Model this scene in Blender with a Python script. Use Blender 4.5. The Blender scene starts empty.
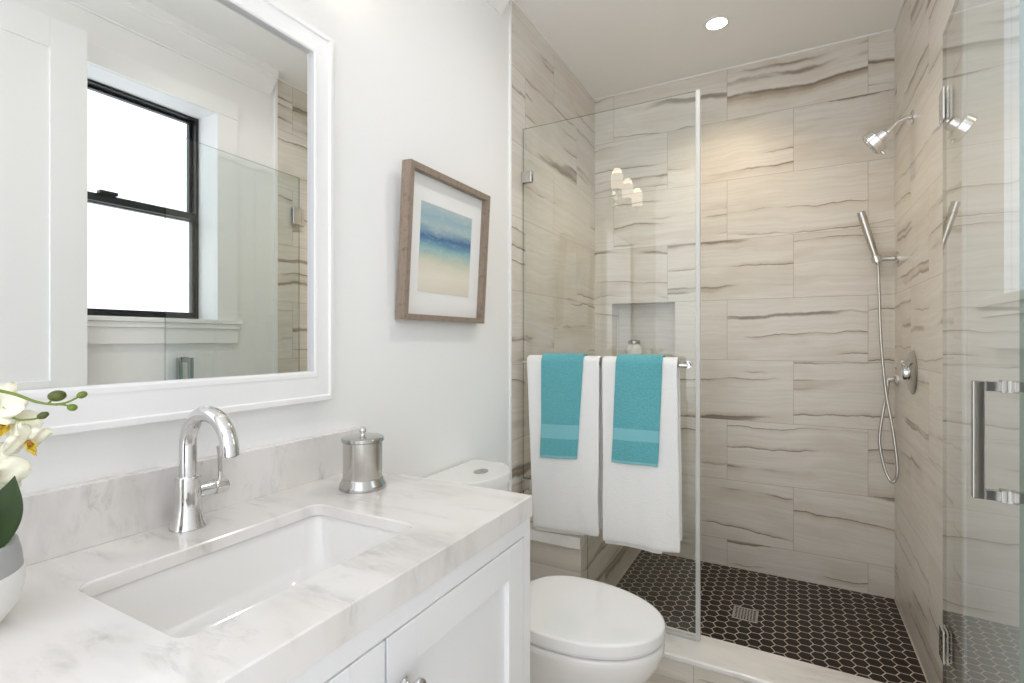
import bpy, bmesh, math, random
from mathutils import Vector, Matrix, noise
S = bpy.context.scene
COL = S.collection
PI = math.pi
R = math.radians

# ---------------------------------------------------------------- camera
H = 1.223
cam = bpy.data.cameras.new('camera')
cam.sensor_width = 36.0
cam.lens = 512.0 * 36.0 / 1024.0
cam.shift_y = -1.9 / 1024.0
cam.clip_start = 0.02
cam_o = bpy.data.objects.new('camera', cam)
COL.objects.link(cam_o)
cam_o.location = (0, 0, H)
cam_o.rotation_euler = (R(90), 0, R(28.65))
S.camera = cam_o

# ---------------------------------------------------------------- world, exposure
W = bpy.data.worlds.new('world')
S.world = W
W.use_nodes = True
bgn = W.node_tree.nodes['Background']
bgn.inputs['Color'].default_value = (0.94, 0.975, 1.035, 1)
bgn.inputs['Strength'].default_value = 1.52
S.view_settings.view_transform = 'Standard'
S.view_settings.look = 'None'
S.view_settings.gamma = 1.0
S.view_settings.use_curve_mapping = False
S.view_settings.exposure = 0.52
S.cycles.use_denoising = True
S.cycles.max_bounces = 14
S.cycles.diffuse_bounces = 10
S.cycles.glossy_bounces = 6
S.cycles.transparent_max_bounces = 24
S.cycles.transmission_bounces = 8
S.cycles.sample_clamp_indirect = 6.0
S.cycles.caustics_reflective = False
S.cycles.caustics_refractive = False

# ---------------------------------------------------------------- materials
def lin(r, g, b):
    f = lambda v: (v / 12.92) if v <= 0.04045 else ((v + 0.055) / 1.055) ** 2.4
    return (f(r / 255), f(g / 255), f(b / 255), 1)

class NT:
    def __init__(s, name):
        s.m = bpy.data.materials.new(name)
        s.m.use_nodes = True
        s.t = s.m.node_tree
        s.t.nodes.clear()
        s.out = s.n('ShaderNodeOutputMaterial')
    def n(s, typ, **kw):
        x = s.t.nodes.new(typ)
        for k, v in kw.items():
            setattr(x, k, v)
        return x
    def set(s, sock, v):
        if hasattr(v, 'is_output') or isinstance(v, bpy.types.NodeSocket):
            s.t.links.new(v, sock)
        else:
            sock.default_value = v
    def math(s, op, a, b=None, c=None, clamp=False):
        x = s.n('ShaderNodeMath', operation=op)
        x.use_clamp = clamp
        s.set(x.inputs[0], a)
        if b is not None: s.set(x.inputs[1], b)
        if c is not None: s.set(x.inputs[2], c)
        return x.outputs[0]
    def comb(s, x, y, z):
        c = s.n('ShaderNodeCombineXYZ')
        for i, v in enumerate((x, y, z)): s.set(c.inputs[i], v)
        return c.outputs[0]
    def noise(s, vec, scale=1.0, detail=2.0, rough=0.5, dist=0.0):
        x = s.n('ShaderNodeTexNoise')
        s.set(x.inputs['Vector'], vec)
        x.inputs['Scale'].default_value = scale
        x.inputs['Detail'].default_value = detail
        x.inputs['Roughness'].default_value = rough
        x.inputs['Distortion'].default_value = dist
        return x.outputs[0]
    def smooth(s, v, a, b, lo=0.0, hi=1.0):
        x = s.n('ShaderNodeMapRange', interpolation_type='SMOOTHSTEP')
        s.set(x.inputs[0], v)
        x.inputs[1].default_value = a; x.inputs[2].default_value = b
        x.inputs[3].default_value = lo; x.inputs[4].default_value = hi
        return x.outputs[0]
    def mix(s, f, a, b):
        x = s.n('ShaderNodeMix', data_type='RGBA')
        s.set(x.inputs[0], f); s.set(x.inputs[6], a); s.set(x.inputs[7], b)
        return x.outputs[2]
    def ramp(s, f, stops):
        x = s.n('ShaderNodeValToRGB')
        s.set(x.inputs[0], f)
        el = x.color_ramp.elements
        while len(el) < len(stops): el.new(0.5)
        for e, (p, c) in zip(el, stops):
            e.position = p; e.color = c
        return x.outputs[0]
    def obj(s):
        return s.n('ShaderNodeTexCoord').outputs['Object']
    def bsdf(s, color, rough=0.5, metal=0.0, coat=0.0, bump=None, bstr=0.1, bdist=0.002, sheen=0.0, spec=0.5):
        b = s.n('ShaderNodeBsdfPrincipled')
        s.set(b.inputs['Base Color'], color)
        s.set(b.inputs['Roughness'], rough)
        b.inputs['Metallic'].default_value = metal
        b.inputs['Coat Weight'].default_value = coat
        b.inputs['Coat Roughness'].default_value = 0.05
        b.inputs['Sheen Weight'].default_value = sheen
        b.inputs['Specular IOR Level'].default_value = spec
        if bump is not None:
            k = s.n('ShaderNodeBump')
            k.inputs['Strength'].default_value = bstr
            k.inputs['Distance'].default_value = bdist
            s.set(k.inputs['Height'], bump)
            s.t.links.new(k.outputs[0], b.inputs['Normal'])
        s.t.links.new(b.outputs[0], s.out.inputs[0])
        return b

def simple(name, color, rough=0.5, metal=0.0, coat=0.0, nscale=30.0, namt=0.03, bump=0.0, bscale=200.0, sheen=0.0):
    q = NT(name)
    o = q.obj()
    f = q.noise(o, nscale, 3)
    c2 = tuple(max(0, v * (1 - namt * 2)) for v in color[:3]) + (1,)
    col = q.mix(f, color, c2)
    bb = q.noise(o, bscale, 2) if bump else None
    q.bsdf(col, rough, metal, coat, bb, bump, sheen=sheen)
    return q.m

M = {}
M['paint'] = simple('wall_paint', (0.90, 0.90, 0.895, 1), 0.55, nscale=3, namt=0.004, bump=0.03, bscale=350)
M['ceil'] = simple('ceiling_paint', (0.91, 0.905, 0.895, 1), 0.7, nscale=3, namt=0.004)
M['trim'] = simple('trim_paint', (0.90, 0.90, 0.895, 1), 0.35, nscale=4, namt=0.004)
M['cab'] = simple('cabinet_paint', (0.84, 0.845, 0.85, 1), 0.35, nscale=4, namt=0.004)
M['satin'] = simple('satin_chrome', (0.84, 0.84, 0.85, 1), 0.13, 1.0, nscale=8, namt=0.01)
M['chrome'] = simple('chrome', (0.72, 0.715, 0.71, 1), 0.06, 1.0, nscale=8, namt=0.01)
M['nickel'] = simple('brushed_nickel', (0.60, 0.575, 0.54, 1), 0.24, 1.0, nscale=20, namt=0.04)
M['steel'] = simple('polished_steel', (0.52, 0.51, 0.49, 1), 0.16, 1.0, nscale=20, namt=0.03)
M['darksteel'] = simple('door_pull_metal', (0.42, 0.41, 0.38, 1), 0.14, 1.0, nscale=20, namt=0.03)
M['porc'] = simple('porcelain', (0.83, 0.82, 0.805, 1), 0.08, 0, 0.5, nscale=3, namt=0.004)
M['seatplastic'] = simple('seat_plastic', (0.85, 0.845, 0.835, 1), 0.15, 0, 0.3, nscale=3, namt=0.004)
M['black'] = simple('black_metal', (0.012, 0.014, 0.015, 1), 0.35, nscale=20, namt=0.05)
M['dark'] = simple('dark_gap', (0.03, 0.03, 0.03, 1), 0.6)
M['towelw'] = simple('white_terry', (0.86, 0.855, 0.84, 1), 0.95, nscale=60, namt=0.02, bump=0.6, bscale=230, sheen=0.3)
M['towelh'] = simple('white_hem', (0.85, 0.845, 0.83, 1), 0.9, nscale=60, namt=0.02, bump=0.2, bscale=600)
M['towelb'] = simple('teal_terry', lin(104, 186, 194), 0.95, nscale=170, namt=0.20, bump=1.0, bscale=150, sheen=0.3)
M['towelbb'] = simple('teal_band', lin(128, 192, 200), 0.8, nscale=200, namt=0.04, bump=0.1, bscale=900)
M['grout'] = simple('floor_grout', lin(216, 206, 193), 0.8, nscale=60, namt=0.1)
M['curbtile'] = None
M['leaf'] = None
M['soil'] = simple('soil_bark', (0.035, 0.014, 0.008, 1), 0.9, nscale=90, namt=0.4, bump=0.8, bscale=120)
M['pot'] = simple('pot_white', (0.80, 0.795, 0.78, 1), 0.5, nscale=20, namt=0.01)
M['potgrey'] = simple('pot_grey', (0.42, 0.43, 0.43, 1), 0.55, nscale=60, namt=0.06)
M['stem'] = simple('stem_green', lin(120, 140, 50), 0.5, nscale=40, namt=0.15)
M['bud'] = simple('bud_green', lin(118, 140, 40), 0.45, nscale=60, namt=0.3)
M['buddark'] = simple('bud_olive', lin(92, 102, 30), 0.4, nscale=80, namt=0.35)
M['lip'] = simple('flower_lip', lin(238, 206, 70), 0.5, nscale=120, namt=0.15)
M['lipdark'] = simple('flower_throat', lin(150, 105, 20), 0.5)
M['mat'] = simple('mat_board', (0.86, 0.855, 0.84, 1), 0.8, nscale=80, namt=0.005)
M['plasticw'] = simple('white_plastic', (0.85, 0.85, 0.84, 1), 0.3)
M['soapglass'] = simple('soap_jar_ceramic', (0.80, 0.79, 0.76, 1), 0.25, 0, 0.4)

def petal_mat():
    q = NT('flower_petal')
    o = q.obj()
    f = q.noise(o, 90, 3)
    col = q.mix(f, lin(250, 248, 236), lin(240, 236, 205))
    b = q.bsdf(col, 0.55)
    b.inputs['Subsurface Weight'].default_value = 0.15
    b.inputs['Subsurface Radius'].default_value = (0.01, 0.01, 0.006)
    return q.m
M['petal'] = petal_mat()

def leaf_mat():
    q = NT('orchid_leaf')
    o = q.obj()
    f = q.noise(o, 14, 3)
    col = q.mix(f, lin(52, 76, 26), lin(18, 34, 10))
    q.bsdf(col, 0.42, spec=0.35)
    return q.m
M['leaf'] = leaf_mat()

def marble(name, base, vein, scale=1.0, rough=0.12, amt=1.0, coat=0.3):
    q = NT(name)
    o = q.obj()
    mp = q.n('ShaderNodeMapping')
    q.set(mp.inputs[0], o)
    mp.inputs['Rotation'].default_value = (0.5, 0.3, 0.9)
    mp.inputs['Scale'].default_value = (1.0, 3.2, 1.3)
    v = mp.outputs[0]
    w = q.n('ShaderNodeTexNoise'); q.set(w.inputs['Vector'], v); w.inputs['Scale'].default_value = 3.0 * scale; w.inputs['Detail'].default_value = 4
    vm = q.n('ShaderNodeVectorMath', operation='MULTIPLY_ADD')
    q.set(vm.inputs[0], w.outputs[1]); vm.inputs[1].default_value = (0.45, 0.45, 0.45); q.set(vm.inputs[2], v)
    n1 = q.noise(vm.outputs[0], 3.2 * scale, 4, 0.55)
    line = q.smooth(q.math('ABSOLUTE', q.math('SUBTRACT', n1, 0.5)), 0.0, 0.09, 1, 0)
    n2 = q.noise(v, 2.3 * scale, 3, 0.5)
    patch = q.smooth(n2, 0.45, 0.72)
    n3 = q.noise(v, 8 * scale, 6, 0.7, 0.6)
    sp = q.math('MULTIPLY', q.smooth(n3, 0.46, 0.78), q.smooth(q.noise(v, 3.6 * scale, 2), 0.46, 0.66))
    f = q.math('MULTIPLY', line, patch)
    f = q.math('ADD', q.math('MULTIPLY', f, 0.16 * amt), q.math('MULTIPLY', sp, 0.50 * amt), clamp=True)
    f = q.math('ADD', f, q.math('MULTIPLY', patch, 0.22 * amt), clamp=True)
    warm = q.mix(q.smooth(q.noise(v, 1.7 * scale, 2), 0.4, 0.65), base, tuple(a * b for a, b in zip(base[:3], (0.985, 0.965, 0.945))) + (1,))
    q.bsdf(q.mix(f, warm, vein), rough, coat=coat)
    return q.m
M['marble'] = marble('marble_counter', (0.81, 0.79, 0.77, 1), (0.32, 0.315, 0.305, 1), 1.6)
M['marblecurb'] = marble('marble_curb', (0.87, 0.86, 0.84, 1), (0.40, 0.37, 0.34, 1), 1.0, 0.2)

def tile_mat(name, axis, u0, seed, rough=0.28, darkness=1.0):
    """large format porcelain with dark strata, half bond"""
    q = NT(name)
    o = q.obj()
    sp = q.n('ShaderNodeSeparateXYZ'); q.set(sp.inputs[0], o)
    u = sp.outputs[0] if axis == 'x' else sp.outputs[1]
    z = sp.outputs[2]
    TW, TH = 0.626, 0.3215
    rz = q.math('DIVIDE', q.math('SUBTRACT', z, 1.436 - 8 * TH), TH)
    row = q.math('FLOOR', rz)
    lz = q.math('SUBTRACT', rz, row)
    par = q.math('MODULO', q.math('ADD', row, 1.0), 2.0)
    uu = q.math('SUBTRACT', q.math('DIVIDE', q.math('ADD', u, -u0 + 20 * TW), TW), q.math('MULTIPLY', par, 0.5))
    colm = q.math('FLOOR', uu)
    lu = q.math('SUBTRACT', uu, colm)
    wn = q.n('ShaderNodeTexWhiteNoise', noise_dimensions='3D')
    q.set(wn.inputs['Vector'], q.comb(colm, row, float(seed)))
    rs = q.n('ShaderNodeSeparateColor'); q.set(rs.inputs[0], wn.outputs[1])
    r1, r2, r3 = rs.outputs
    off = q.math('MULTIPLY', r1, 60.0)
    # wavy strata coordinate
    wa = q.noise(q.comb(q.math('ADD', q.math('MULTIPLY', u, 2.3), off), q.math('MULTIPLY', z, 1.5), r2), 1.0, 2)
    wb = q.noise(q.comb(q.math('ADD', q.math('MULTIPLY', u, 11.0), off), q.math('MULTIPLY', z, 9.0), r3), 1.0, 3)
    wc = q.noise(q.comb(q.math('MULTIPLY', u, 48.0), q.math('MULTIPLY', z, 60.0), r3), 1.0, 2)
    d = q.math('ADD', z, q.math('MULTIPLY', q.math('SUBTRACT', wa, 0.5), 0.085))
    d = q.math('ADD', d, q.math('MULTIPLY', q.math('SUBTRACT', wb, 0.5), 0.026))
    d = q.math('ADD', d, q.math('MULTIPLY', q.math('SUBTRACT', wc, 0.5), 0.006))
    d = q.math('ADD', d, q.math('MULTIPLY', q.math('MULTIPLY', u, q.math('SUBTRACT', r3, 0.5)), 0.10))
    nv = q.noise(q.comb(q.math('MULTIPLY', d, 9.0), q.math('MULTIPLY', r2, 90.0), off), 1.0, 0.6, 0.5)
    dist = q.math('ABSOLUTE', q.math('SUBTRACT', nv, 0.5))
    side = q.math('SUBTRACT', nv, 0.5)
    mask = q.smooth(q.noise(q.comb(q.math('ADD', q.math('MULTIPLY', u, 2.6), off), q.math('MULTIPLY', d, 11.0), r2), 1.0, 2.0), 0.42, 0.60)
    thin = q.math('MULTIPLY', q.smooth(dist, 0.002, 0.020, 1, 0), mask)
    broad = q.math('MULTIPLY', q.smooth(side, 0.0, 0.11, 1, 0), q.math('GREATER_THAN', side, 0.0))
    broad = q.math('MULTIPLY', broad, q.math('ADD', q.math('MULTIPLY', mask, 0.75), 0.12))
    fine = q.noise(q.comb(q.math('MULTIPLY', u, 3.0), q.math('MULTIPLY', d, 75.0), off), 1.0, 3, 0.6)
    cloud = q.noise(q.comb(q.math('ADD', q.math('MULTIPLY', u, 3.0), off), q.math('MULTIPLY', d, 7.0), r3), 1.0, 3)
    base = q.mix(q.smooth(fine, 0.3, 0.75), lin(226, 222, 214), lin(215, 209, 200))
    base = q.mix(q.math('MULTIPLY', q.smooth(cloud, 0.45, 0.75), 0.6), base, lin(206, 197, 183))
    base = q.mix(q.math('MULTIPLY', broad, 0.55 * darkness), base, lin(176, 158, 132))
    base = q.mix(q.math('MULTIPLY', thin, 0.78 * darkness), base, lin(106, 87, 65))
    gx = 0.0012 / TW; gz = 0.0012 / TH
    g = q.math('MAXIMUM', q.math('LESS_THAN', q.math('MINIMUM', lu, q.math('SUBTRACT', 1.0, lu)), gx),
               q.math('LESS_THAN', q.math('MINIMUM', lz, q.math('SUBTRACT', 1.0, lz)), gz))
    col = q.mix(q.math('MULTIPLY', g, 0.8), base, lin(172, 162, 148))
    q.bsdf(col, rough, bump=q.math('SUBTRACT', 1.0, g), bstr=0.25, bdist=0.001)
    return q.m
M['tile_back'] = tile_mat('strata_tile_back', 'x', 0.321, 3)
M['tile_left'] = tile_mat('strata_tile_left', 'y', 2.36, 11)
M['tile_right'] = tile_mat('strata_tile_right', 'y', 2.60, 23)

def hex_mat():
    q = NT('hex_tile_dark')
    o = q.obj()
    n = q.n('ShaderNodeObjectInfo')
    f = q.noise(o, 9, 1)
    col = q.mix(f, lin(30, 23, 20), lin(42, 33, 28))
    q.bsdf(col, 0.42, spec=0.25)
    return q.m
M['hex'] = hex_mat()

def glass_mat(name, tint, refl=1.0):
    q = NT(name)
    tr = q.n('ShaderNodeBsdfTransparent'); tr.inputs[0].default_value = tint
    gl = q.n('ShaderNodeBsdfGlossy'); gl.inputs['Roughness'].default_value = 0.0
    gl.inputs['Color'].default_value = (1, 1, 1, 1)
    fr = q.n('ShaderNodeFresnel'); fr.inputs['IOR'].default_value = 1.5
    ge = q.n('ShaderNodeNewGeometry')
    F = fr.outputs[0]
    f2 = q.math('DIVIDE', q.math('MULTIPLY', F, 2.0), q.math('ADD', F, 1.0))     # both faces of the sheet
    f2 = q.math('MULTIPLY', f2, refl)
    f2 = q.math('MULTIPLY', f2, q.math('SUBTRACT', 1.0, ge.outputs['Backfacing']))
    mx = q.n('ShaderNodeMixShader')
    q.set(mx.inputs[0], f2)
    q.t.links.new(tr.outputs[0], mx.inputs[1]); q.t.links.new(gl.outputs[0], mx.inputs[2])
    q.t.links.new(mx.outputs[0], q.out.inputs[0])
    return q.m
M['glass'] = glass_mat('clear_glass', (0.972, 0.988, 0.982, 1))
M['glassedge'] = glass_mat('glass_edge', (0.52, 0.60, 0.57, 1))
M['windowglass'] = glass_mat('window_glass', (0.97, 0.985, 0.985, 1))

def seal_mat():
    q = NT('clear_seal')
    tr = q.n('ShaderNodeBsdfTransparent'); tr.inputs[0].default_value = (0.9, 0.9, 0.9, 1)
    tl = q.n('ShaderNodeBsdfPrincipled'); tl.inputs['Base Color'].default_value = (0.86, 0.86, 0.85, 1); tl.inputs['Roughness'].default_value = 0.2
    mx = q.n('ShaderNodeMixShader'); mx.inputs[0].default_value = 0.5
    q.t.links.new(tr.outputs[0], mx.inputs[1]); q.t.links.new(tl.outputs[0], mx.inputs[2])
    q.t.links.new(mx.outputs[0], q.out.inputs[0])
    return q.m
M['seal'] = seal_mat()

def mirror_mat():
    q = NT('mirror_silver')
    g = q.n('ShaderNodeBsdfGlossy'); g.inputs['Roughness'].default_value = 0.0
    g.inputs['Color'].default_value = (0.90, 0.915, 0.90, 1)
    q.t.links.new(g.outputs[0], q.out.inputs[0])
    return q.m
M['mirror'] = mirror_mat()

def emit_mat(name, color, strength, diffuse=None):
    q = NT(name)
    b = q.bsdf((0.9, 0.88, 0.84, 1), 0.5)
    b.inputs['Emission Color'].default_value = color
    b.inputs['Emission Strength'].default_value = strength
    return q.m
M['lens'] = emit_mat('lamp_lens', (1.0, 0.90, 0.74, 1), 9.0)
M['shade'] = emit_mat('glass_shade', (1.0, 0.88, 0.72, 1), 2.6)

def wood_mat():
    q = NT('weathered_wood')
    o = q.obj()
    mp = q.n('ShaderNodeMapping'); q.set(mp.inputs[0], o); mp.inputs['Scale'].default_value = (60, 60, 60)
    a = q.noise(o, 60, 4, 0.6, 0.5)
    sp = q.n('ShaderNodeSeparateXYZ'); q.set(sp.inputs[0], o)
    b = q.noise(q.comb(q.math('MULTIPLY', sp.outputs[0], 220.0), q.math('MULTIPLY', sp.outputs[1], 220.0), q.math('MULTIPLY', sp.outputs[2], 12.0)), 1.0, 3)
    col = q.mix(b, lin(122, 106, 92), lin(168, 152, 136))
    col = q.mix(q.math('MULTIPLY', q.smooth(a, 0.5, 0.7), 0.5), col, lin(104, 88, 76))
    q.bsdf(col, 0.6, bump=b, bstr=0.2)
    return q.m
M['wood'] = wood_mat()

def art_mat():
    """soft abstract seascape; local coords y across 0..w, z up 0..h"""
    q = NT('seascape_print')
    o = q.obj()
    sp = q.n('ShaderNodeSeparateXYZ'); q.set(sp.inputs[0], o)
    y, z = sp.outputs[1], sp.outputs[2]
    n = q.noise(q.comb(q.math('MULTIPLY', y, 7.0), q.math('MULTIPLY', z, 26.0), 3.3), 1.0, 4, 0.6)
    n2 = q.noise(q.comb(q.math('MULTIPLY', y, 30.0), q.math('MULTIPLY', z, 90.0), 1.3), 1.0, 3, 0.6)
    t = q.math('ADD', q.math('DIVIDE', z, 0.285), q.math('MULTIPLY', q.math('SUBTRACT', n, 0.5), 0.16))
    t = q.math('ADD', t, q.math('MULTIPLY', y, -0.04))
    col = q.ramp(t, [(0.0, lin(224, 217, 202)), (0.18, lin(230, 224, 210)), (0.32, lin(220, 216, 198)),
                     (0.40, lin(196, 204, 186)), (0.48, lin(146, 184, 188)), (0.56, lin(104, 152, 176)),
                     (0.645, lin(74, 112, 154)), (0.685, lin(116, 150, 174)), (0.76, lin(172, 192, 194)),
                     (0.87, lin(150, 182, 194)), (1.0, lin(184, 196, 198))])
    col = q.mix(q.math('MULTIPLY', q.smooth(n2, 0.5, 0.8), 0.35), col, lin(226, 220, 204))
    q.bsdf(col, 0.5)
    return q.m
M['art'] = art_mat()

def floor_mat():
    q = NT('floor_tile')
    o = q.obj()
    sp = q.n('ShaderNodeSeparateXYZ'); q.set(sp.inputs[0], o)
    n = q.noise(q.comb(q.math('MULTIPLY', sp.outputs[0], 3.0), q.math('MULTIPLY', sp.outputs[1], 14.0), 0.0), 1.0, 4)
    col = q.mix(n, lin(206, 200, 190), lin(180, 172, 160))
    q.bsdf(col, 0.35)
    return q.m
M['floor'] = floor_mat()

# ---------------------------------------------------------------- mesh helpers
def bmnew():
    return bmesh.new()

def box(bm, x0, x1, y0, y1, z0, z1, bev=0.0, seg=2, mi=0, rot=None, about=None):
    r = bmesh.ops.create_cube(bm, size=1.0)
    vs = r['verts']
    for v in vs:
        v.co.x = x0 + (v.co.x + 0.5) * (x1 - x0)
        v.co.y = y0 + (v.co.y + 0.5) * (y1 - y0)
        v.co.z = z0 + (v.co.z + 0.5) * (z1 - z0)
    fs = set(f for v in vs for f in v.link_faces)
    for f in fs: f.material_index = mi
    if rot is not None:
        bmesh.ops.rotate(bm, verts=vs, cent=about, matrix=rot)
    if bev > 0:
        es = list(set(e for v in vs for e in v.link_edges))
        bmesh.ops.bevel(bm, geom=es, offset=bev, segments=seg, profile=0.5, affect='EDGES', material=-1)
    return bm

def frame_for(d):
    d = d.normalized()
    a = Vector((0, 0, 1)) if abs(d.z) < 0.9 else Vector((1, 0, 0))
    s = d.cross(a).normalized()
    return s, s.cross(d).normalized()

def smooth_path(pts, n=8):
    pts = [Vector(p) for p in pts]
    out = []
    for i in range(len(pts) - 1):
        p0 = pts[max(i - 1, 0)]; p1 = pts[i]; p2 = pts[i + 1]; p3 = pts[min(i + 2, len(pts) - 1)]
        for k in range(n):
            t = k / n
            out.append(0.5 * ((2 * p1) + (p2 - p0) * t + (2 * p0 - 5 * p1 + 4 * p2 - p3) * t * t + (3 * p1 - p0 - 3 * p2 + p3) * t ** 3))
    out.append(pts[-1])
    return out

def tube(bm, pts, rad, seg=16, cap=True, mi=0):
    pts = [Vector(p) for p in pts]
    rads = rad if isinstance(rad, (list, tuple)) else [rad] * len(pts)
    rings = []
    s = u = None
    for i, p in enumerate(pts):
        d = (pts[min(i + 1, len(pts) - 1)] - pts[max(i - 1, 0)]).normalized()
        if s is None:
            s, u = frame_for(d)
        else:
            s = (s - d * s.dot(d)).normalized(); u = s.cross(d).normalized()
        rings.append([bm.verts.new(p + (s * math.cos(2 * PI * k / seg) + u * math.sin(2 * PI * k / seg)) * rads[i]) for k in range(seg)])
    for a, b in zip(rings, rings[1:]):
        for k in range(seg):
            f = bm.faces.new((a[k], a[(k + 1) % seg], b[(k + 1) % seg], b[k])); f.material_index = mi
    if cap:
        f = bm.faces.new(rings[0][::-1]); f.material_index = mi
        f = bm.faces.new(rings[-1]); f.material_index = mi
    return bm

def lathe(bm, prof, origin=(0, 0, 0), axis=(0, 0, 1), seg=48, mi=0):
    """prof: (radius, height) along axis"""
    o = Vector(origin); ax = Vector(axis).normalized()
    s, u = frame_for(ax)
    rings = []
    for r, h in prof:
        c = o + ax * h
        if r < 1e-6:
            rings.append([bm.verts.new(c)])
        else:
            rings.append([bm.verts.new(c + (s * math.cos(2 * PI * k / seg) + u * math.sin(2 * PI * k / seg)) * r) for k in range(seg)])
    for a, b in zip(rings, rings[1:]):
        for k in range(seg):
            if len(a) == 1 and len(b) == 1: continue
            if len(a) == 1: vs = (a[0], b[(k + 1) % seg], b[k])
            elif len(b) == 1: vs = (a[k], a[(k + 1) % seg], b[0])
            else: vs = (a[k], a[(k + 1) % seg], b[(k + 1) % seg], b[k])
            f = bm.faces.new(vs); f.material_index = mi
    if len(rings[0]) > 1: bm.faces.new(rings[0][::-1]).material_index = mi
    if len(rings[-1]) > 1: bm.faces.new(rings[-1]).material_index = mi
    return bm

def loft(bm, rings, cap0=True, cap1=True, mi=0):
    rr = [[bm.verts.new(p) for p in ring] for ring in rings]
    n = len(rr[0])
    for a, b in zip(rr, rr[1:]):
        for k in range(n):
            bm.faces.new((a[k], a[(k + 1) % n], b[(k + 1) % n], b[k])).material_index = mi
    if cap0: bm.faces.new(rr[0][::-1]).material_index = mi
    if cap1: bm.faces.new(rr[-1]).material_index = mi
    return bm

def prism(bm, poly, axis, a, b, mi=0):
    """poly of 2-D points swept along an axis: x -> (y,z), y -> (x,z), z -> (x,y)"""
    def p(q, t):
        return {'x': (t, q[0], q[1]), 'y': (q[0], t, q[1]), 'z': (q[0], q[1], t)}[axis]
    return loft(bm, [[p(q, a) for q in poly], [p(q, b) for q in poly]], mi=mi)

def world_loc(o):
    v = Vector(o.location)
    while o.parent:
        o = o.parent
        v = v + Vector(o.location)
    return v

def obj(name, bm, mats, parent=None, local=False, smooth=40, origin=None):
    bmesh.ops.recalc_face_normals(bm, faces=bm.faces[:])
    if parent is not None and not local:
        bmesh.ops.translate(bm, verts=bm.verts[:], vec=-world_loc(parent))
    if origin is not None:
        bmesh.ops.translate(bm, verts=bm.verts[:], vec=-Vector(origin))
    me = bpy.data.meshes.new(name)
    bm.to_mesh(me); bm.free()
    o = bpy.data.objects.new(name, me)
    COL.objects.link(o)
    for m in (mats if isinstance(mats, (list, tuple)) else [mats]):
        me.materials.append(m)
    if smooth:
        for p in me.polygons: p.use_smooth = True
        me.set_sharp_from_angle(angle=R(smooth))
    if parent is not None: o.parent = parent
    if origin is not None: o.location = origin
    if smooth and smooth <= 60:
        wn = o.modifiers.new('weighted_normal', 'WEIGHTED_NORMAL'); wn.keep_sharp = True; wn.weight = 100
    return o

def thing(name, label, cat, loc, group=None):
    o = bpy.data.objects.new(name, None)
    COL.objects.link(o)
    o.empty_display_size = 0.05
    o.location = loc
    o['label'] = label; o['category'] = cat
    if group: o['group'] = group
    return o

def tag(o, label, cat, group=None):
    o['label'] = label; o['category'] = cat
    if group: o['group'] = group
    return o

def struct(name, bm, m, parent=None, smooth=40):
    o = obj(name, bm, m, parent, smooth=smooth)
    if parent is None: o['kind'] = 'structure'
    return o

def copy_tree(o, parent=None):
    kids = list(o.children)
    c = o.copy(); COL.objects.link(c)
    if parent is not None: c.parent = parent
    for k in kids: copy_tree(k, c)
    return c

# ---------------------------------------------------------------- room shell
XL, XR, YB, ZC = -1.05, 0.424, 2.97, 2.681
YT_L, YT_R = 1.917, 1.878      # where the tile starts on the two side walls
YF = -0.55                     # rear wall left off behind the camera so world light fills the room

bm = box(bmnew(), XL - 0.30, XR + 0.30, YF, YB + 0.25, -0.12, 0.0)
struct('floor', bm, M['floor'])
bm = box(bmnew(), XL - 0.30, XR + 0.30, YF, YB + 0.25, ZC, ZC + 0.12)
struct('ceiling', bm, M['ceil'])
bm = box(bmnew(), XL - 0.20, XL - 0.006, YF, YT_L + 0.02, 0.0, ZC)
struct('wall_left', bm, M['paint'])
bm = box(bmnew(), XL - 0.20, XL, YT_L, YB + 0.2, 0.0, ZC)
struct('wall_left_shower', bm, M['tile_left'])
bm = box(bmnew(), XR, XR + 0.24, YT_R, YB + 0.2, 0.0, ZC)
struct('wall_right_shower', bm, M['tile_right'])
# right wall around the window opening
WY0, WY1, WZ0, WZ1 = 0.70, 1.532, 1.321, 2.350
xw = XR + 0.005
bm = bmnew()
box(bm, xw, XR + 0.24, YF, WY0, 0, ZC)
box(bm, xw, XR + 0.24, WY1, YT_R - 0.001, 0, ZC)
box(bm, xw, XR + 0.24, WY0, WY1, 0, WZ0)
box(bm, xw, XR + 0.24, WY0, WY1, WZ1, ZC)
struct('wall_right', bm, M['paint'])
# back wall with the recessed niche
NX0, NX1, NZ0, NZ1, ND = -0.942, -0.577, 1.1145, 1.436, 0.10
bm = bmnew()
box(bm, XL, NX0, YB, YB + 0.2, 0, ZC)
box(bm, NX1, XR, YB, YB + 0.2, 0, ZC)
box(bm, NX0, NX1, YB, YB + 0.2, 0, NZ0)
box(bm, NX0, NX1, YB, YB + 0.2, NZ1, ZC)
box(bm, NX0, NX1, YB + ND, YB + 0.2, NZ0, NZ1)
struct('wall_back', bm, M['tile_back'])
# slim white edging where tile meets paint
bm = box(bmnew(), XL - 0.006, XL + 0.003, YT_L - 0.013, YT_L - 0.0005, 0, ZC - 0.001, 0.002)
struct('trim_1', bm, M['trim'])
bm = box(bmnew(), XR - 0.003, XR + 0.005, YT_R - 0.02, YT_R - 0.0005, 0, ZC - 0.001, 0.002)
struct('trim_2', bm, M['trim'])
# white bead of caulk between tile and shower ceiling
bm = bmnew()
box(bm, XL, XR, YB - 0.006, YB, ZC - 0.006, ZC)
box(bm, XL, XL + 0.006, YT_L, YB, ZC - 0.006, ZC)
box(bm, XR - 0.006, XR, YT_R, YB, ZC - 0.006, ZC)
struct('trim_3', bm, M['trim'])
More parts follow.
